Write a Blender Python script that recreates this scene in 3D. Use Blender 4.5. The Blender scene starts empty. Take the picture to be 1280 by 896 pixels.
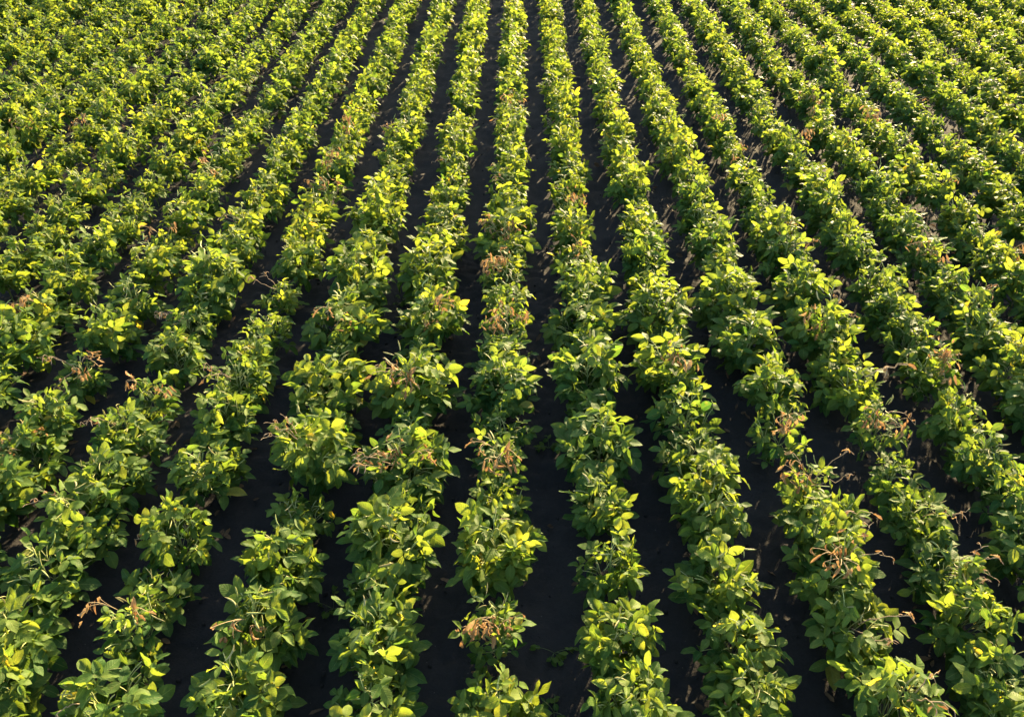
import bpy, math, random
import numpy as np

SC = bpy.context.scene
COL = SC.collection
rng = np.random.default_rng(41)
random.seed(41)
UP = np.array([0.0, 0.0, 1.0])

# ------------------------------------------------------------------ geometry helpers
class Geo:
    """Collects vertices, quads, uv and per-vertex tint; build() links them as ONE mesh."""
    def __init__(self):
        self.v, self.f, self.uv, self.c, self.n = [], [], [], [], 0

    def add(self, v, f, uv, c):
        self.v.append(np.asarray(v, float)); self.f.append(np.asarray(f, np.int64) + self.n)
        self.uv.append(np.asarray(uv, float)); self.c.append(np.asarray(c, float)); self.n += len(v)

    def arrays(self):
        return (np.concatenate(self.v), np.concatenate(self.f), np.concatenate(self.uv), np.concatenate(self.c))

    def mesh(self, name, mat):
        return mesh_from(name, *self.arrays(), mat)


def mesh_from(name, v, f, uv, c, mat):
    me = bpy.data.meshes.new(name)
    me.vertices.add(len(v)); me.loops.add(f.size); me.polygons.add(len(f))
    me.vertices.foreach_set('co', v.astype(np.float32).ravel())
    me.loops.foreach_set('vertex_index', f.astype(np.int32).ravel())
    me.polygons.foreach_set('loop_start', (np.arange(len(f)) * 4).astype(np.int32))
    me.polygons.foreach_set('loop_total', np.full(len(f), 4, np.int32))
    me.polygons.foreach_set('use_smooth', np.ones(len(f), bool))
    u = me.uv_layers.new(name='UVMap')
    u.data.foreach_set('uv', uv[f.ravel()].astype(np.float32).ravel())
    a = me.attributes.new('tint', 'FLOAT_COLOR', 'POINT')
    a.data.foreach_set('color', np.concatenate([c, np.ones((len(c), 1))], 1).astype(np.float32).ravel())
    me.update(calc_edges=True)
    me.materials.append(mat)
    return me


def unit(a):
    return a / np.maximum(np.linalg.norm(a, axis=-1, keepdims=True), 1e-9)


def add_leaves(g, P, D, N, L, W, droop, fold, tint, rows=7, cols=5, wave=0.0, stalk=0.04):
    """Ovate leaflets: base P, direction D, upper side N, length L, half width ratio W."""
    k = len(P)
    if not k:
        return
    D = unit(D); S = unit(np.cross(D, N)); N = np.cross(S, D)
    t = np.linspace(0, 1, rows); u = np.linspace(-1, 1, cols)
    prof = (t ** 0.62) * ((1 - t) ** 0.80); prof = prof / prof.max(); prof = np.maximum(prof, 0.03)
    T, U = np.meshgrid(t, u, indexing='ij')
    pr = np.repeat(prof[:, None], cols, 1)
    L_ = L[:, None, None]; dr = droop[:, None, None]; fo = fold[:, None, None]
    half = L_ * W[:, None, None] * pr
    ang = dr * T                                      # the blade bends along its length
    ax = L_ * np.where(np.abs(dr) < 1e-3, T, np.sin(ang) / np.where(np.abs(dr) < 1e-3, 1, dr))
    az = -L_ * np.where(np.abs(dr) < 1e-3, 0, (1 - np.cos(ang)) / np.where(np.abs(dr) < 1e-3, 1, dr))
    y = U * half * np.cos(np.abs(fo))
    z = az + np.abs(U) ** 1.3 * half * np.sin(fo)
    if wave:
        ph = rng.uniform(0, 6.28, (k, 1, 1))
        z = z + wave * L_ * np.sin(T * 9 + ph + U * 1.7) * np.abs(U) * pr
    v = (P[:, None, None, :] + ax[..., None] * D[:, None, None, :] + y[..., None] * S[:, None, None, :]
         + z[..., None] * N[:, None, None, :]).reshape(-1, 3)
    i = np.arange(rows * cols).reshape(rows, cols)
    q = np.stack([i[:-1, :-1], i[1:, :-1], i[1:, 1:], i[:-1, 1:]], -1).reshape(-1, 4)
    f = (q[None] + (np.arange(k) * rows * cols)[:, None, None]).reshape(-1, 4)
    uv = np.stack([U * 0.5 + 0.5, T], -1).reshape(-1, 2)
    g.add(v, f, np.tile(uv, (k, 1)), np.repeat(tint, rows * cols, 0))


def add_tube(g, pts, rad, tint, sides=5, flat=1.0):
    pts = np.asarray(pts, float); n = len(pts)
    tan = unit(np.gradient(pts, axis=0))
    ref = np.array([0.31, 0.82, 0.48])
    A = unit(np.cross(tan, ref)); B = np.cross(tan, A)
    a = np.arange(sides) / sides * 2 * math.pi
    rad = np.broadcast_to(rad, (n,))
    v = (pts[:, None] + rad[:, None, None] * (np.cos(a)[None, :, None] * A[:, None] + flat * np.sin(a)[None, :, None] * B[:, None])).reshape(-1, 3)
    i = np.arange(n * sides).reshape(n, sides); j = np.roll(i, -1, 1)
    f = np.stack([i[:-1], j[:-1], j[1:], i[1:]], -1).reshape(-1, 4)
    uv = np.stack(np.broadcast_arrays((np.arange(sides) / sides)[None, :], np.linspace(0, 1, n)[:, None]), -1).reshape(-1, 2)
    g.add(v, f, uv, np.tile(np.asarray(tint, float), (n * sides, 1)))


def bez(a, b, c, n):
    t = np.linspace(0, 1, n)[:, None]
    return (1 - t) ** 2 * a + 2 * t * (1 - t) * b + t ** 2 * c


def sph(az, el):
    return np.array([math.cos(az) * math.cos(el), math.sin(az) * math.cos(el), math.sin(el)])

# ------------------------------------------------------------------ materials
def new_mat(name):
    m = bpy.data.materials.new(name); m.use_nodes = True
    nt = m.node_tree; nt.nodes.clear()
    return m, nt, lambda t, **k: _node(nt, t, k)


def _node(nt, t, k):
    n = nt.nodes.new(t)
    for a, b in k.items():
        setattr(n, a, b)
    return n


def math_node(N, nt, op, a, b=None, c=None):
    n = N('ShaderNodeMath', operation=op)
    for i, x in enumerate((a, b, c)):
        if x is None:
            continue
        if isinstance(x, (int, float)):
            n.inputs[i].default_value = x
        else:
            nt.links.new(x, n.inputs[i])
    return n.outputs[0]


def leaf_material():
    m, nt, N = new_mat('soybean_leaf'); ln = nt.links.new
    at = N('ShaderNodeAttribute', attribute_name='tint')
    uv = N('ShaderNodeUVMap', uv_map='UVMap'); sx = N('ShaderNodeSeparateXYZ'); ln(uv.outputs[0], sx.inputs[0])
    au = math_node(N, nt, 'ABSOLUTE', math_node(N, nt, 'MULTIPLY_ADD', sx.outputs[0], 2.0, -1.0))
    mid = math_node(N, nt, 'SUBTRACT', 1.0, math_node(N, nt, 'MINIMUM', math_node(N, nt, 'MULTIPLY', au, 14.0), 1.0))
    ph = math_node(N, nt, 'SUBTRACT', math_node(N, nt, 'MULTIPLY', sx.outputs[1], 44.0), math_node(N, nt, 'MULTIPLY', au, 13.0))
    vein = math_node(N, nt, 'POWER', math_node(N, nt, 'MULTIPLY_ADD', math_node(N, nt, 'SINE', ph), 0.5, 0.5), 6.0)
    tc = N('ShaderNodeTexCoord')
    no = N('ShaderNodeTexNoise'); no.inputs['Scale'].default_value = 60; no.inputs['Detail'].default_value = 3
    ln(tc.outputs['Object'], no.inputs['Vector'])
    val = math_node(N, nt, 'MULTIPLY_ADD', no.outputs[0], 0.55, 0.72)
    val = math_node(N, nt, 'ADD', val, math_node(N, nt, 'MULTIPLY', vein, 0.12))
    mul = N('ShaderNodeMix', data_type='RGBA', blend_type='MULTIPLY'); mul.inputs[0].default_value = 1
    cmb = N('ShaderNodeCombineXYZ')
    for i in range(3):
        ln(val, cmb.inputs[i])
    oi = N('ShaderNodeObjectInfo'); om = N('ShaderNodeMix', data_type='RGBA', blend_type='MULTIPLY'); om.inputs[0].default_value = 1
    ln(at.outputs['Color'], om.inputs[6]); ln(oi.outputs['Color'], om.inputs[7])
    ln(om.outputs[2], mul.inputs[6]); ln(cmb.outputs[0], mul.inputs[7])
    mx = N('ShaderNodeMix', data_type='RGBA'); ln(math_node(N, nt, 'MULTIPLY', mid, 0.40), mx.inputs[0])
    ln(mul.outputs[2], mx.inputs[6]); mx.inputs[7].default_value = (0.24, 0.28, 0.09, 1)
    n3 = N('ShaderNodeTexNoise'); n3.inputs['Scale'].default_value = 21; n3.inputs['Detail'].default_value = 4; n3.inputs['Roughness'].default_value = 0.65
    ln(tc.outputs['Object'], n3.inputs['Vector'])
    blot = N('ShaderNodeValToRGB'); e = blot.color_ramp.elements
    e[0].position = 0.60; e[0].color = (0, 0, 0, 1); e[1].position = 0.72; e[1].color = (0.3, 0.3, 0.3, 1); ln(n3.outputs[0], blot.inputs[0])
    m3 = N('ShaderNodeMix', data_type='RGBA'); ln(blot.outputs[0], m3.inputs[0]); ln(mx.outputs[2], m3.inputs[6]); m3.inputs[7].default_value = (0.22, 0.19, 0.06, 1)
    n4 = N('ShaderNodeTexNoise'); n4.inputs['Scale'].default_value = 230; n4.inputs['Detail'].default_value = 1; ln(tc.outputs['Object'], n4.inputs['Vector'])
    spot = N('ShaderNodeValToRGB'); e = spot.color_ramp.elements
    e[0].position = 0.70; e[0].color = (0, 0, 0, 1); e[1].position = 0.75; e[1].color = (0.8, 0.8, 0.8, 1); ln(n4.outputs[0], spot.inputs[0])
    m4 = N('ShaderNodeMix', data_type='RGBA'); ln(spot.outputs[0], m4.inputs[0]); ln(m3.outputs[2], m4.inputs[6]); m4.inputs[7].default_value = (0.10, 0.055, 0.02, 1)
    base = m4.outputs[2]
    bump = N('ShaderNodeBump'); bump.inputs['Strength'].default_value = 0.35; bump.inputs['Distance'].default_value = 0.004
    h = math_node(N, nt, 'ADD', math_node(N, nt, 'MULTIPLY', vein, -0.6), math_node(N, nt, 'MULTIPLY', no.outputs[0], 0.9))
    ln(h, bump.inputs['Height'])
    p = N('ShaderNodeBsdfPrincipled'); p.inputs['Roughness'].default_value = 0.52
    p.inputs['Specular IOR Level'].default_value = 0.10
    ln(base, p.inputs['Base Color']); ln(bump.outputs[0], p.inputs['Normal'])
    tr = N('ShaderNodeBsdfTranslucent')
    tm = N('ShaderNodeMix', data_type='RGBA', blend_type='MULTIPLY'); tm.inputs[0].default_value = 1
    ln(base, tm.inputs[6]); tm.inputs[7].default_value = (2.6, 2.05, 0.8, 1)
    ln(tm.outputs[2], tr.inputs['Color']); ln(bump.outputs[0], tr.inputs['Normal'])
    ms = N('ShaderNodeMixShader'); ms.inputs[0].default_value = 0.48
    ln(p.outputs[0], ms.inputs[1]); ln(tr.outputs[0], ms.inputs[2])
    out = N('ShaderNodeOutputMaterial'); ln(ms.outputs[0], out.inputs[0])
    return m


def fibre_material(name, trans=0.0, rough=0.6):
    m, nt, N = new_mat(name); ln = nt.links.new
    at = N('ShaderNodeAttribute', attribute_name='tint')
    tc = N('ShaderNodeTexCoord')
    no = N('ShaderNodeTexNoise'); no.inputs['Scale'].default_value = 90; no.inputs['Detail'].default_value = 4
    ln(tc.outputs['Object'], no.inputs['Vector'])
    val = math_node(N, nt, 'MULTIPLY_ADD', no.outputs[0], 1.1, 0.45)
    cmb = N('ShaderNodeCombineXYZ')
    for i in range(3):
        ln(val, cmb.inputs[i])
    mul = N('ShaderNodeMix', data_type='RGBA', blend_type='MULTIPLY'); mul.inputs[0].default_value = 1
    ln(at.outputs['Color'], mul.inputs[6]); ln(cmb.outputs[0], mul.inputs[7])
    bump = N('ShaderNodeBump'); bump.inputs['Strength'].default_value = 0.4; bump.inputs['Distance'].default_value = 0.003
    ln(no.outputs[0], bump.inputs['Height'])
    p = N('ShaderNodeBsdfPrincipled'); p.inputs['Roughness'].default_value = rough
    p.inputs['Specular IOR Level'].default_value = 0.3
    ln(mul.outputs[2], p.inputs['Base Color']); ln(bump.outputs[0], p.inputs['Normal'])
    s = p.outputs[0]
    if trans:
        tr = N('ShaderNodeBsdfTranslucent'); ln(mul.outputs[2], tr.inputs['Color'])
        ms = N('ShaderNodeMixShader'); ms.inputs[0].default_value = trans
        ln(s, ms.inputs[1]); ln(tr.outputs[0], ms.inputs[2]); s = ms.outputs[0]
    out = N('ShaderNodeOutputMaterial'); ln(s, out.inputs[0])
    return m


def soil_material():
    m, nt, N = new_mat('dark_soil'); ln = nt.links.new
    tc = N('ShaderNodeTexCoord')
    n1 = N('ShaderNodeTexNoise'); n1.inputs['Scale'].default_value = 2.2; n1.inputs['Detail'].default_value = 6
    n2 = N('ShaderNodeTexNoise'); n2.inputs['Scale'].default_value = 55; n2.inputs['Detail'].default_value = 8; n2.inputs['Roughness'].default_value = 0.7
    vo = N('ShaderNodeTexVoronoi'); vo.inputs['Scale'].default_value = 120
    for x in (n1, n2, vo):
        ln(tc.outputs['Object'], x.inputs['Vector'])
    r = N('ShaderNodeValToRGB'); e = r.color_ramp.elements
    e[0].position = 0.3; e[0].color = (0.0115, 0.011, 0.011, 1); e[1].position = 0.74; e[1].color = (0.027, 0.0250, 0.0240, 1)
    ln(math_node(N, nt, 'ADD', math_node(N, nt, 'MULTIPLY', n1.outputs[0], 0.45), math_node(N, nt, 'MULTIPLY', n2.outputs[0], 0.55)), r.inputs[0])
    sp = N('ShaderNodeValToRGB'); e = sp.color_ramp.elements                      # sparse pale flecks of chaff in the soil
    e[0].position = 0.035; e[0].color = (1, 1, 1, 1); e[1].position = 0.055; e[1].color = (0, 0, 0, 1)
    v2 = N('ShaderNodeTexVoronoi'); v2.inputs['Scale'].default_value = 16; ln(tc.outputs['Object'], v2.inputs['Vector']); ln(v2.outputs['Distance'], sp.inputs[0])
    mx = N('ShaderNodeMix', data_type='RGBA'); ln(sp.outputs[0], mx.inputs[0]); ln(r.outputs[0], mx.inputs[6]); mx.inputs[7].default_value = (0.07, 0.062, 0.055, 1)
    b = N('ShaderNodeBump'); b.inputs['Strength'].default_value = 0.5; b.inputs['Distance'].default_value = 0.010
    ln(math_node(N, nt, 'ADD', n2.outputs[0], math_node(N, nt, 'MULTIPLY', vo.outputs['Distance'], 0.35)), b.inputs['Height'])
    p = N('ShaderNodeBsdfPrincipled'); p.inputs['Roughness'].default_value = 0.92; p.inputs['Specular IOR Level'].default_value = 0.2
    ln(mx.outputs[2], p.inputs['Base Color']); ln(b.outputs[0], p.inputs['Normal'])
    out = N('ShaderNodeOutputMaterial'); ln(p.outputs[0], out.inputs[0])
    return m


M_LEAF = leaf_material()
M_STEM = fibre_material('green_stem', 0.0, 0.5)
M_POD = fibre_material('bean_pod', 0.25, 0.5)
M_DRY = fibre_material('dry_foliage', 0.3, 0.75)
M_SOIL = soil_material()

# ------------------------------------------------------------------ soybean plant shapes
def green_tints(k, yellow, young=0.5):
    # young: 0..1 per leaf, paler and yellower toward shoot tips: partly age, partly sunlit tops painted in
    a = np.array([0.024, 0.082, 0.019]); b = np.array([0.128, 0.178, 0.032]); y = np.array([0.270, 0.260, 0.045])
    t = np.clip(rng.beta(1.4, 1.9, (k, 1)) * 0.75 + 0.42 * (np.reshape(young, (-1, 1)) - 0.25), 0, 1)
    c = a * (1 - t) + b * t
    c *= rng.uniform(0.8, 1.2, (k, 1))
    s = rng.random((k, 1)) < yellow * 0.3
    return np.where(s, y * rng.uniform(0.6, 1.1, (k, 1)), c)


def plant_shape(lod, height=0.42, spread=0.19, n_branch=7, leafiness=1.0, yellow=0.03, leaf=0.076):
    """Returns (foliage Geo, stem Geo) of one bush about 0.4 m across."""
    gl, gs = Geo(), Geo()
    P, D, N, L, AGE_LIT = [], [], [], [], []
    stem_c = (0.16, 0.20, 0.06)
    rows, cols, sides = {'near': (7, 5, 5), 'mid': (5, 3, 3)}[lod]
    axes = []
    top = np.array([rng.normal(0, 0.02), rng.normal(0, 0.02), height * 0.86])
    axes.append((np.zeros(3), np.array([0, 0, height * 0.4]), top))
    off = rng.uniform(0, 6.28)
    for b in range(n_branch):
        az = off + b / n_branch * 6.283 + rng.normal(0, 0.25)
        z0 = rng.uniform(0.03, 0.14)
        r = spread * rng.uniform(0.5, 1.0)
        ztip = height * (1.0 - 0.45 * (r / spread) ** 2) * rng.uniform(0.78, 1.0) * 0.88
        d = np.array([math.cos(az), math.sin(az), 0])
        axes.append((np.array([0, 0, z0]), d * r * 0.75 + UP * (z0 + 0.35 * (ztip - z0)), d * r + UP * ztip))
    for ai, (a, b, c) in enumerate(axes):
        pts = bez(a, b, c, 7)
        add_tube(gs, pts, np.linspace(0.0045, 0.002, 7), stem_c, sides)
        length = np.linalg.norm(np.diff(pts, axis=0), axis=1).sum()
        nn = max(4, int(length / 0.036 * leafiness))
        for q in range(nn):
            t = (q + rng.uniform(0.1, 0.9)) / nn
            t = 0.16 + 0.84 * t
            p = (1 - t) ** 2 * a + 2 * t * (1 - t) * b + t * t * c
            outward = np.array([p[0], p[1], 0.0]); rr = np.linalg.norm(outward)
            base_az = math.atan2(p[1], p[0]) if rr > 0.015 else rng.uniform(0, 6.28)
            az = base_az + rng.normal(0, 0.95)
            el = rng.normal(0.45 + 0.45 * t, 0.28)
            pl = rng.uniform(0.045, 0.11) * (1.1 - 0.35 * t)
            e = p + sph(az, el) * pl
            mdl = p + sph(az, el + 0.5) * pl * 0.5
            e[2] = max(e[2], 0.03)
            if lod == 'near' or q % 2 == 0:
                add_tube(gs, bez(p, mdl, e, 4), 0.0019, (0.32, 0.33, 0.11), 4 if lod == 'near' else 3)
            s = min(0.098, leaf * rng.uniform(0.7, 1.2) * (1.22 - 0.42 * t))
            tip = rng.random() < 0.25 * t
            nrm = UP * 1.0 + sph(az, 0) * rng.normal(0.25, 0.35) + rng.normal(0, 0.36, 3)
            if tip:                                              # young leaves stand half folded
                nrm = UP * 0.35 - sph(az, 0) * 0.8 + rng.normal(0, 0.35, 3)
            nrm = unit(nrm)
            fw = sph(az + rng.normal(0, 0.3), rng.normal(-0.1, 0.25)); fw = unit(fw - nrm * fw.dot(nrm))
            sd = np.cross(nrm, fw)
            for kk, ang in ((0, 0.0), (1, 1.25), (2, -1.25)):
                ang += rng.normal(0, 0.16)
                d = fw * math.cos(ang) + sd * math.sin(ang) + nrm * rng.normal(0.0, 0.22)
                P.append(e + (fw * 0.016 if kk == 0 else 0)); D.append(d)
                N.append(nrm + rng.normal(0, 0.2, 3)); L.append(s * (1.08 if kk == 0 else 0.94)); AGE_LIT.append(t)
    P, D, N, L = map(np.array, (P, D, N, L)); k = len(P)
    W = rng.uniform(0.24, 0.345, k)
    add_leaves(gl, P, D, N, L, W, rng.normal(0.4, 0.45, k), np.abs(rng.normal(0.25, 0.22, k)), green_tints(k, yellow, np.array(AGE_LIT)), rows, cols, 0.055)
    return gl, gs


def add_pod(g, p, d, l, tint):
    d = unit(np.asarray(d, float)); bend = rng.normal(0, 0.45, 3)
    pts = bez(p, p + d * l * 0.5 + bend * l * 0.4, p + d * l, 7)
    r = np.array([0.12, 0.62, 0.95, 0.85, 1.0, 0.75, 0.08]) * l * rng.uniform(0.055, 0.078)
    add_tube(g, pts, r, tint, 6, 0.55)


def add_heart_pods(n, height):
    """pale green and straw coloured pods in the heart of the bush: a list, one Geo each"""
    out = []
    for _ in range(n):
        g = Geo(); out.append(g)
        az = rng.uniform(0, 6.28); r = rng.uniform(0, 0.085); z = height * rng.uniform(0.66, 0.93)
        p = np.array([math.cos(az) * r, math.sin(az) * r, z])
        t = rng.random()
        tint = np.array([0.20, 0.26, 0.06]) * (1 - t) + np.array([0.38, 0.31, 0.13]) * t
        d = sph(az + rng.normal(0, 0.8), rng.normal(0.0, 0.7))
        add_pod(g, p, d, rng.uniform(0.042, 0.068), tint)
    return out


def dry_branch_shape(kind):
    """kind 0: bare tan twig with pods at its end; kind 1: twig with shrivelled brown leaves (points along +X)"""
    g = Geo()
    tan = np.array([0.34, 0.25, 0.15])
    for s in range(2 if kind else 1 + int(rng.random() < 0.6)):
        ya = rng.normal(0, 0.35)
        a = np.array([0.03, 0, 0.30]) + rng.normal(0, 0.015, 3)
        d = np.array([math.cos(ya), math.sin(ya), 0])
        reach = rng.uniform(0.10, 0.17) if not kind else rng.uniform(0.14, 0.22)
        c = a + d * reach + UP * rng.uniform(-0.02, 0.14)
        b = a + d * reach * 0.5 + UP * rng.uniform(0.06, 0.14) + rng.normal(0, 0.02, 3)
        pts = bez(a, b, c, 9) + rng.normal(0, 0.004, (9, 3))
        add_tube(g, pts, np.linspace(0.0026, 0.0013, 9), tan * rng.uniform(0.8, 1.1), 5)
        for q in range(rng.integers(2, 5)):
            i = int(rng.integers(4, 9)); p = pts[i]
            az = ya + rng.normal(0, 1.0)
            e = p + sph(az, rng.normal(0.1, 0.5)) * rng.uniform(0.015, 0.035)
            add_tube(g, bez(p, (p + e) / 2 + UP * 0.008, e, 4), 0.0014, tan, 4)
            if rng.random() < 0.8:                              # shrivelled leaf hanging from the side shoot
                tl = rng.random()
                add_leaves(g, e[None], (np.array([0, 0, -1.0]) + rng.normal(0, 0.45, 3))[None], rng.normal(0, 1, (1, 3)), rng.uniform(0.025, 0.05, 1), rng.uniform(0.15, 0.27, 1), rng.normal(0.5, 0.8, 1), rng.uniform(0.4, 1.2, 1), (np.array([0.22, 0.105, 0.036]) * (1 - tl) + np.array([0.38, 0.235, 0.095]) * tl)[None], 7, 5, 0.08)
            if kind == 0 and rng.random() < 0.75:
                add_pod(g, e, sph(az, rng.normal(-0.9, 0.4)), rng.uniform(0.03, 0.048), np.array([0.48, 0.34, 0.21]) * rng.uniform(0.8, 1.15))
    return g


def withered_shape():
    """a hanging bunch of curled brown leaves on the upper side of the bush (faces +X)"""
    g = Geo()
    k = int(rng.integers(5, 11))
    c0 = np.array([rng.uniform(0.04, 0.17), rng.normal(0, 0.04), rng.uniform(0.30, 0.46)])
    P = c0 + rng.normal(0, [0.02, 0.03, 0.03], (k, 3))
    D = np.array([0.25, 0, -1.0]) + rng.normal(0, 0.45, (k, 3))
    N = np.array([1.0, 0, 0.3]) + rng.normal(0, 0.7, (k, 3))
    t = rng.random((k, 1))
    tint = np.array([0.22, 0.105, 0.036]) * (1 - t) + np.array([0.38, 0.235, 0.095]) * t
    add_leaves(g, P, D, N, rng.uniform(0.035, 0.065, k), rng.uniform(0.13, 0.26, k), rng.normal(0.3, 0.9, k), rng.uniform(0.4, 1.25, k), tint, 7, 5, 0.08)
    for p in P[:4]:
        add_tube(g, bez(c0 * [0.3, 0.6, 0.85], c0 * [0.7, 0.8, 1.0] + UP * 0.02, p, 6), 0.0014, (0.40, 0.29, 0.15), 4)
    return g


KINDS = {   # bush kinds: several shapes each
    'medium': dict(height=0.45, spread=0.135, n_branch=7, leafiness=1.75),
    'tall': dict(height=0.51, spread=0.15, n_branch=8, leaf=0.084, leafiness=1.7),
    'small': dict(height=0.35, spread=0.115, n_branch=6, leaf=0.066, leafiness=1.65),
    'sparse': dict(height=0.42, spread=0.13, n_branch=6, leafiness=1.15, yellow=0.08, leaf=0.062),
}
COUNT = {'medium': 9, 'tall': 6, 'small': 5, 'sparse': 5}
POD_N = {'medium': (8, 14), 'tall': (9, 15), 'small': (6, 9), 'sparse': (13, 20)}
SHAPES, FAR = {}, {}
for kind, kw in KINDS.items():
    SHAPES[kind] = []
    for _ in range(COUNT[kind]):
        gl, gs = plant_shape('near', **kw)
        pods = add_heart_pods(int(rng.integers(*POD_N[kind])), kw['height'])
        full = Geo()
        for q in [gs] + pods:
            full.add(*q.arrays())
        SHAPES[kind].append((gl.mesh('foliage', M_LEAF), gs.mesh('stem', M_STEM), [q.mesh('seed_pod', M_POD) for q in pods], full.mesh('stem', M_STEM)))
    FAR[kind] = []
    for _ in range(4):
        gl, gs = plant_shape('mid', **kw)
        FAR[kind].append((gl.arrays(), gs.arrays()))
TWIGS = [dry_branch_shape(0).mesh('dry_twig', M_DRY) for _ in range(8)]
WITHER = [withered_shape().mesh('withered_leaf_bunch', M_DRY) for _ in range(14)]

# ------------------------------------------------------------------ camera
PITCH, CAM_H = 38.2, 3.21
cam_d = bpy.data.cameras.new('camera'); cam = bpy.data.objects.new('camera', cam_d); COL.objects.link(cam)
cam.location = (0, 0, CAM_H)
cam.rotation_euler = (math.radians(90 - PITCH), 0, math.radians(0.54))
cam_d.sensor_width = 36; cam_d.lens = 36 * 1000 / 1280; cam_d.clip_start = 0.05; cam_d.clip_end = 2000
SC.camera = cam
SC.render.resolution_x, SC.render.resolution_y = 1024, 716


def project(x, y, z):
    """picture coordinates (0..1280, 0..896) and distance; used only to choose and describe the plants in view"""
    a = math.radians(0.54)
    X, Y = x * math.cos(a) + y * math.sin(a), -x * math.sin(a) + y * math.cos(a)
    Z = z - CAM_H; th = math.radians(PITCH)
    d = Y * math.cos(th) - Z * math.sin(th); v = -Z * math.cos(th) - Y * math.sin(th)
    if d < 0.1:
        return None
    return 640 + 1000 * X / d, 448 + 1000 * v / d, d

# ------------------------------------------------------------------ the sown rows (metres along the row; b tall, s small, d withered leaves, t dry twig)
PITCH_X, X0 = 0.5, -0.083
ROWS = {
    -6: [(3.88, 'b'), (4.26, 'd'), (4.64, '')],
    -5: [(2.7, 't'), (2.99, 'd'), (3.26, ''), (3.64, 'sdt'), (4.0, ''), (4.41, 's')],
    -4: [(1.36, ''), (1.66, ''), (1.9, ''), (2.18, ''), (2.52, 't'), (2.8, ''), (3.13, 't'), (3.44, 'sd'), (3.8, ''), (4.11, 't'), (4.6, '')],
    -3: [(1.58, 't'), (1.93, 'd'), (2.13, 's'), (2.42, 't'), (2.83, ''), (3.19, ''), (3.46, 't'), (3.74, ''), (4.08, 's'), (4.47, 'st')],
    -2: [(1.36, 's'), (1.62, ''), (1.94, 'd'), (2.27, 'b'), (2.59, 's'), (2.93, 't'), (3.51, ''), (4.11, 'd'), (4.64, '')],
    -1: [(1.36, ''), (1.60, ''), (1.86, ''), (2.35, 'b'), (2.86, 'dt'), (3.48, 'dt'), (4.17, 'd'), (4.74, '')],
    0: [(1.6, ''), (1.93, 'd'), (2.33, 'b'), (2.7, 's'), (2.93, 'd'), (3.51, ''), (3.78, ''), (4.06, 'd'), (4.36, ''), (4.71, 'd'), (5.21, 'd'), (5.65, '')],
    1: [(1.58, ''), (1.88, 'b'), (2.27, 's'), (2.65, ''), (3.01, 'b'), (3.58, ''), (4.17, ''), (4.54, '')],
    2: [(1.38, ''), (1.65, ''), (1.9, ''), (2.22, ''), (2.54, ''), (2.78, ''), (3.28, 's'), (3.64, 'd'), (4.24, ''), (4.54, '')],
    3: [(1.6, 't'), (1.98, 't'), (2.22, 'dt'), (2.5, 't'), (2.75, 'dt'), (3.13, 'd'), (3.5, ''), (3.94, ''), (4.41, '')],
    4: [(1.54, ''), (1.76, ''), (2.02, ''), (2.27, 't'), (2.55, 't'), (2.84, 's'), (3.18, 'dt'), (3.5, 'st'), (4.09, 'dt'), (4.54, '')],
    5: [(1.86, ''), (2.14, ''), (2.4, ''), (2.7, ''), (2.98, ''), (3.26, ''), (3.64, 'dt'), (3.98, ''), (4.29, ''), (4.6, '')],
    6: [(3.36, ''), (3.72, ''), (4.06, ''), (4.33, 't'), (4.6, '')],
}
plants = []      # (row, x, y, flags)
for r in range(-23, 24):
    lst = list(ROWS.get(r, []))
    end = lst[-1][0] if lst else None
    y0 = lst[0][0] if lst else max(1.0, abs(r) * 0.5 * 0.62)
    y = y0 - 0.42
    while y > 0.2 and lst:
        lst.append((y, 'm')); y -= 0.42                      # behind the frame's lower edge
    y = (end + 0.42) if end else y0 + random.uniform(0, 0.4)
    while y < 15.6:
        q = random.random()
        fl = 's' if q < 0.08 else 'b' if q > 0.92 else ''
        q = random.random()
        if q < 0.10: fl += 'd'
        elif q < 0.15: fl += 't'
        lst.append((y, fl))
        y += random.uniform(0.30, 0.42)
    lst.sort()
    if lst and r in ROWS:                                        # small late plants that close the wider gaps
        lst += [((a[0] + b[0]) / 2, 'si') for a, b in zip(lst, lst[1:]) if b[0] - a[0] > 0.47 and a[0] > 1.2]
        lst.sort()
    for y, fl in lst:
        plants.append((r, X0 + PITCH_X * r + random.gauss(0, 0.013), y, fl))

view = []
for i, (r, x, y, fl) in enumerate(plants):
    pr = project(x, y, 0.22)
    if pr is None:
        continue
    u, v, d = pr; m = 1000 * 0.22 / d
    if -m < u < 1280 + m and -m < v < 896 + m:
        view.append((d, i))
view.sort()
chosen = {i for _, i in view[:300]}

# ------------------------------------------------------------------ labels
ORD = ('zeroth first second third fourth fifth sixth seventh eighth ninth tenth eleventh twelfth thirteenth fourteenth fifteenth sixteenth '
       'seventeenth eighteenth nineteenth twentieth twenty-first twenty-second twenty-third twenty-fourth twenty-fifth').split()
SMALL = 'zero one two three four five six seven eight nine ten'.split()


def row_phrase(r):
    if r == 0:
        return 'centre row'
    return f'{ORD[abs(r)]} row {"right" if r > 0 else "left"} of centre'


by_row = {}
for i in chosen:
    by_row.setdefault(plants[i][0], []).append(i)
for r in by_row:
    by_row[r].sort(key=lambda i: plants[i][2])

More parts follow.
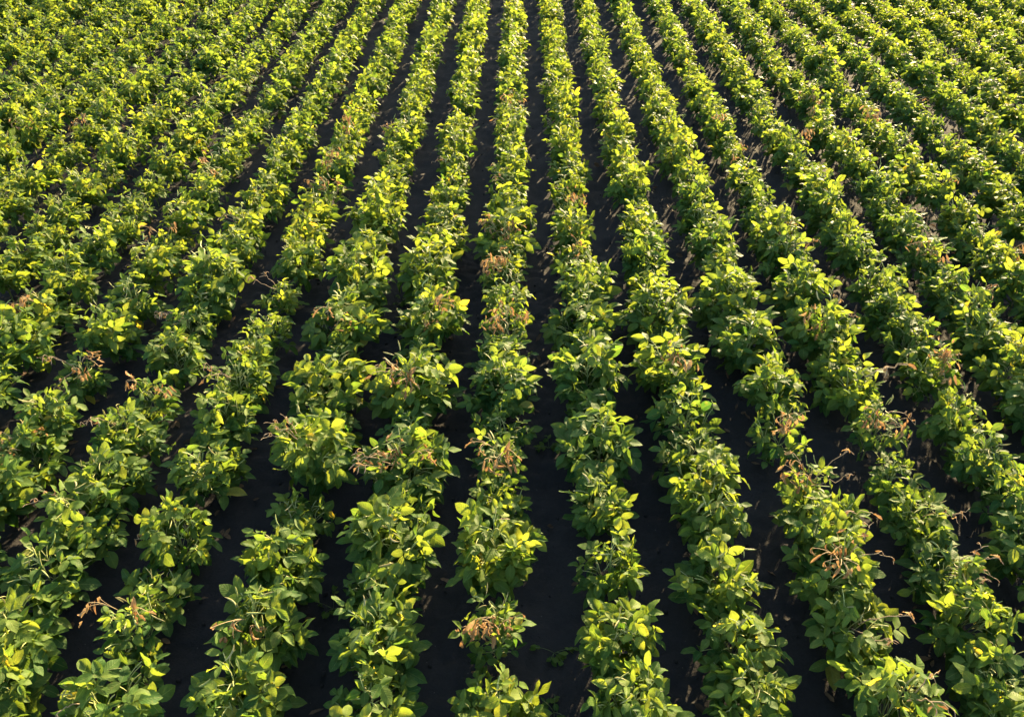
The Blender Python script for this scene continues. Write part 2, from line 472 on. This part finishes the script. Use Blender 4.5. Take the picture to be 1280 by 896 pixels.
def patch_noise(x, y, scale, seed):
    g = np.random.default_rng(seed).random((32, 32))
    fx, fy = x * scale + 50, y * scale + 50
    ix, iy = int(fx), int(fy); tx, ty = fx - ix, fy - iy
    w = lambda a, b: g[a % 32, b % 32]
    return (w(ix, iy) * (1 - tx) + w(ix + 1, iy) * tx) * (1 - ty) + (w(ix, iy + 1) * (1 - tx) + w(ix + 1, iy + 1) * tx) * ty


def plant_colour(x, y):
    """each plant's own vigour: some yellower, some deeper green, in broad patches over the field"""
    p = 0.6 * patch_noise(x, y, 0.55, 7) + 0.4 * random.random()
    return (0.78 + 0.44 * p, 0.88 + 0.22 * p, 1.12 - 0.26 * p, 1.0)


span = {}
_rows = {}
for i, pl_ in enumerate(plants):
    _rows.setdefault(pl_[0], []).append(i)
for ids in _rows.values():
    ids.sort(key=lambda i: plants[i][2])
    for a, i in enumerate(ids):
        lo = plants[ids[a - 1]][2] if a else plants[i][2] - 0.4
        hi = plants[ids[a + 1]][2] if a + 1 < len(ids) else plants[i][2] + 0.4
        if 'i' in plants[i][3]:
            span[i] = 1.02; continue
        if a > 1 and 'i' in plants[ids[a - 1]][3]:
            lo = plants[ids[a - 2]][2]
        if a + 2 < len(ids) and 'i' in plants[ids[a + 1]][3]:
            hi = plants[ids[a + 2]][2]
        span[i] = min(1.25, max(0.94, ((hi - lo) / 2 / 0.38) ** 0.8))      # a plant with room spreads into it

GROUP = 'soybean plants growing in straight rows on dark soil'
n_made = 0
for r in sorted(by_row):
    for k, i in enumerate(by_row[r]):
        _, x, y, fl = plants[i]
        kind = 'small' if 's' in fl else 'tall' if ('b' in fl or span[i] > 1.12) else 'sparse' if ('d' in fl and random.random() < 0.6) else 'medium'
        leafm, stemm, podm, stem_far = SHAPES[kind][random.randrange(COUNT[kind])]
        root = bpy.data.objects.new('soybean_plant', None); root.empty_display_size = 0.1
        COL.objects.link(root)
        sc_ = random.uniform(0.92, 1.08) * span[i] * (1.035 - 0.15 * min(1, max(0, (y - 3) / 4)))
        if kind == 'tall':
            sc_ = min(sc_, 1.12)
        root.location = (x, y, 0.0); root.rotation_euler = (0, 0, random.uniform(0, 6.283))
        root.scale = (sc_ * random.uniform(0.92, 1.06), sc_ * random.uniform(0.92, 1.06), (0.6 + 0.4 * sc_) * random.uniform(0.86, 1.12))
        look = {'small': 'small', 'tall': 'bushy', 'sparse': 'thin-leaved', 'medium': 'leafy'}[kind]

        def part(name, me, rz=None, label=None):
            o = bpy.data.objects.new(name, me); COL.objects.link(o); o.parent = root
            if rz is not None:
                o.rotation_euler = (0, 0, rz - root.rotation_euler[2])
            if label:
                o['label'] = label
            return o
        fo = part('foliage', leafm); fo.color = plant_colour(x, y)
        fo.rotation_euler = (random.gauss(0, 0.07), random.gauss(0, 0.07), 0)
        if y < 3.6 and abs(x) < 2.6:
            part('stem', stemm)
            for pm in podm:
                part('seed_pod', pm)
        else:                                        # too small in view for single pods
            part('stem', stem_far)
        extra = ''
        side = (0 if r > 0 else math.pi) if r != 0 else random.choice((0, math.pi))
        if 'd' in fl:
            for _ in range(random.choice((2, 3, 3)) + (2 if r == 0 else 0)):
                part('withered_leaf_bunch', random.choice(WITHER), -math.pi / 2 + random.gauss(0, 1.0), 'bunch of curled brown dead leaves')
            extra = ' with brown leaves'
        if 't' in fl:
            for _ in range(random.choice((1, 1, 1, 2))):
                part('dry_twig', random.choice(TWIGS), side + random.gauss(0, 0.45), 'bare tan twig with dried pods')
            extra = ' with brown leaves and twig' if 'd' in fl else ' with dry twig'
        where = f'{ORD[k + 1]} from bottom in {row_phrase(r)}'
        root['label'] = f'{look} soybean{extra}, {where}'
        root['category'] = 'soybean plant'
        root['group'] = GROUP
        n_made += 1

# every plant past those, out to the far side of the field: one mass
V, F, U, C = [], [], [], []
V2, F2, U2, C2 = [], [], [], []
n = n2 = 0
for i, (r, x, y, fl) in enumerate(plants):
    if i in chosen:
        continue
    kind = 'small' if 's' in fl else 'tall' if 'b' in fl else 'medium'
    (lv, lf, lu, lc), (sv, sf, su, s_c) = random.choice(FAR[kind])
    a = random.uniform(0, 6.283); s = random.uniform(0.92, 1.08) * span[i] * 0.88
    R = np.array([[math.cos(a), -math.sin(a), 0], [math.sin(a), math.cos(a), 0], [0, 0, 1]]) * s
    o = np.array([x, y, 0])
    V.append(lv @ R.T + o); F.append(lf + n); U.append(lu); C.append(lc * np.array(plant_colour(x, y)[:3])); n += len(lv)
    V2.append(sv @ R.T + o); F2.append(sf + n2); U2.append(su); C2.append(s_c); n2 += len(sv)
far_root = bpy.data.objects.new('soybean_crop', None); COL.objects.link(far_root)
far_root['kind'] = 'stuff'; far_root['label'] = 'mass of distant soybean rows along the top of the field'; far_root['category'] = 'soybean crop'
for nm, arr, mat in (('foliage', (V, F, U, C), M_LEAF), ('stem', (V2, F2, U2, C2), M_STEM)):
    o = bpy.data.objects.new(nm, mesh_from(nm, *(np.concatenate(q) for q in arr), mat)); COL.objects.link(o); o.parent = far_root; o['kind'] = 'stuff'

# ------------------------------------------------------------------ soil
def smooth_noise(x, y, scale, seed):
    g = np.random.default_rng(seed).random((64, 64))
    fx, fy = x * scale, y * scale
    ix, iy = np.floor(fx).astype(int), np.floor(fy).astype(int)
    tx, ty = fx - ix, fy - iy; tx = tx * tx * (3 - 2 * tx); ty = ty * ty * (3 - 2 * ty)
    w = lambda a, b: g[a % 64, b % 64]
    return (w(ix, iy) * (1 - tx) + w(ix + 1, iy) * tx) * (1 - ty) + (w(ix, iy + 1) * (1 - tx) + w(ix + 1, iy + 1) * tx) * ty


def soil_height(x, y):
    rel = (x - X0) / PITCH_X
    ridge = 0.5 + 0.5 * np.cos(2 * math.pi * rel)
    near = np.clip(1 - np.maximum(np.abs(x) - 12, np.maximum(y - 16, -2 - y)) / 3, 0, 1)
    return near * (0.028 * (ridge - 1) + 0.030 * (smooth_noise(x, y, 7, 1) - 0.5) + 0.022 * (smooth_noise(x, y, 19, 2) - 0.5) + 0.014 * (smooth_noise(x, y, 43, 3) - 0.5)) - 0.004


fine = lambda a, b, s: np.arange(a, b, s)
gx = np.concatenate([[-600, -200, -80, -40, -20], fine(-13, -4, 0.06), fine(-4, 4, 0.02), fine(4, 13.01, 0.06), [20, 40, 80, 200, 600]])
gy = np.concatenate([[-600, -200, -60, -20, -6], fine(-2, 0.8, 0.06), fine(0.8, 5.5, 0.02), fine(5.5, 17, 0.06), [22, 40, 80, 200, 600]])
XX, YY = np.meshgrid(gx, gy, indexing='ij')
ZZ = soil_height(XX, YY)
i = np.arange(XX.size).reshape(XX.shape)
q = np.stack([i[:-1, :-1], i[1:, :-1], i[1:, 1:], i[:-1, 1:]], -1).reshape(-1, 4)
vv = np.stack([XX, YY, ZZ], -1).reshape(-1, 3)
o = bpy.data.objects.new('ground', mesh_from('ground', vv, q, vv[:, :2], np.full((len(vv), 3), 0.03), M_SOIL)); COL.objects.link(o)
o['kind'] = 'structure'; o['label'] = 'dark bare soil between the rows of the field'

# crumbs of earth and shed leaves lying on the soil
g = Geo()
ico = unit(np.array([[sx, sy, sz] for sx in (-1, 1) for sy in (-1, 1) for sz in (-1, 1)], float))
qf = np.array([[0, 1, 3, 2], [4, 6, 7, 5], [0, 4, 5, 1], [2, 3, 7, 6], [0, 2, 6, 4], [1, 5, 7, 3]])
for _ in range(2600):
    y = rng.uniform(0.9, 9) ** 1.0; x = rng.uniform(-1, 1) * (1.6 + 0.62 * y)
    s = 0.004 + 0.012 * rng.random() ** 3
    v = ico * s * rng.uniform(0.6, 1.3, (8, 3)) + np.array([x, y, float(soil_height(np.array(x), np.array(y))) + s * 0.3])
    g.add(v, qf, np.zeros((8, 2)), np.full((8, 3), 0.05))
o = bpy.data.objects.new('soil_crumbs', g.mesh('soil_crumbs', M_SOIL)); COL.objects.link(o)
o['kind'] = 'stuff'; o['label'] = 'small dark crumbs of earth scattered over the soil'; o['category'] = 'soil crumbs'
g = Geo(); k = 2600
y = rng.uniform(0.9, 10, k); rr = rng.integers(-14, 15, k)
x = X0 + PITCH_X * rr + rng.normal(0, 0.105, k)
P = np.stack([x, y, soil_height(x, y) + 0.008], -1)
D = np.stack([rng.normal(0, 1, k), rng.normal(0, 1, k), rng.normal(0, 0.12, k)], -1)
N = UP + rng.normal(0, 0.35, (k, 3))
t = rng.random((k, 1)); tint = np.array([0.06, 0.038, 0.022]) * (1 - t) + np.array([0.16, 0.10, 0.055]) * t
add_leaves(g, P, D, N, rng.uniform(0.03, 0.075, k), rng.uniform(0.15, 0.3, k), rng.normal(-0.5, 0.5, k), rng.uniform(0.1, 0.9, k), tint, 5, 3, 0.06)
o = bpy.data.objects.new('leaf_litter', g.mesh('leaf_litter', M_DRY)); COL.objects.link(o)
o['kind'] = 'stuff'; o['label'] = 'curled brown leaves shed under the rows'; o['category'] = 'leaf litter'

# a few weed seedlings in the lanes
WEEDS = [((0.17, 2.00), 'ragged green weed seedling in the lane right of the centre row, near the bottom'),
         ((-0.86, 2.22), 'tiny weed seedling beside the lane edge, second lane left of the centre row'),
         ((-0.83, 4.75), 'low dark weed patch in the second lane left of the centre row, halfway up'),
         ((0.18, 3.30), 'small weed seedling in the lane right of the centre row, halfway up'),
         ((0.16, 1.72), 'small broad weed seedling at the foot of the first row right of centre')]
for (x, y), lab in WEEDS:
    root = bpy.data.objects.new('weed_seedling', None); COL.objects.link(root)
    root.location = (x, y, float(soil_height(np.array(x), np.array(y))) - 0.003)
    root['label'] = lab; root['category'] = 'weed'
    gl, gs = Geo(), Geo(); P, D, L = [], [], []
    for s in range(7):
        az = rng.uniform(0, 6.28); e = sph(az, rng.uniform(0.2, 0.9)) * rng.uniform(0.04, 0.11)
        add_tube(gs, bez(np.zeros(3), e * 0.5 + UP * 0.02, e, 5), 0.0012, (0.10, 0.13, 0.04), 4)
        for _ in range(4):
            P.append(e * rng.uniform(0.5, 1.0)); D.append(sph(az + rng.normal(0, 1), rng.normal(0.1, 0.3))); L.append(rng.uniform(0.02, 0.038))
    k = len(P)
    add_leaves(gl, np.array(P), np.array(D), UP + rng.normal(0, 0.3, (k, 3)), np.array(L), rng.uniform(0.25, 0.4, k), rng.normal(0.3, 0.3, k), np.abs(rng.normal(0.2, 0.2, k)), green_tints(k, 0), 5, 3, 0.03)
    for nm, gg, mm in (('foliage', gl, M_LEAF), ('stem', gs, M_STEM)):
        o = bpy.data.objects.new(nm, gg.mesh(nm, mm)); COL.objects.link(o); o.parent = root

# ------------------------------------------------------------------ light
SUN_EL, SUN_AZ = 14.5, 24.0          # azimuth from +Y, positive = towards +X
w = bpy.data.worlds.new('World'); SC.world = w; w.use_nodes = True
nt = w.node_tree
sky = nt.nodes.new('ShaderNodeTexSky'); sky.sky_type = 'NISHITA'; sky.sun_disc = False
sky.sun_elevation = math.radians(SUN_EL); sky.sun_rotation = math.radians(SUN_AZ)
sky.air_density = 1.0; sky.dust_density = 1.0
bg = nt.nodes['Background']; bg.inputs[1].default_value = 0.095
nt.links.new(sky.outputs[0], bg.inputs[0])
sd = bpy.data.lights.new('sun', 'SUN'); sd.energy = 5.0; sd.angle = math.radians(0.5); sd.color = (1.0, 0.77, 0.43)
so = bpy.data.objects.new('sun', sd); COL.objects.link(so)
from mathutils import Vector
ds = Vector((math.sin(math.radians(SUN_AZ)) * math.cos(math.radians(SUN_EL)), math.cos(math.radians(SUN_AZ)) * math.cos(math.radians(SUN_EL)), math.sin(math.radians(SUN_EL))))
so.rotation_euler = (-ds).to_track_quat('-Z', 'Y').to_euler(); so.location = ds * 30

vs = SC.view_settings
vs.view_transform = 'Standard'; vs.look = 'None'; vs.gamma = 1.0; vs.use_curve_mapping = False
vs.exposure = 2.68
SC.render.engine = 'CYCLES'
cy = SC.cycles
cy.max_bounces = 7; cy.diffuse_bounces = 4; cy.transmission_bounces = 5; cy.glossy_bounces = 2
cy.use_denoising = True
cy.sample_clamp_indirect = 6
print('plants', len(plants), 'in view', len(view), 'made', n_made)
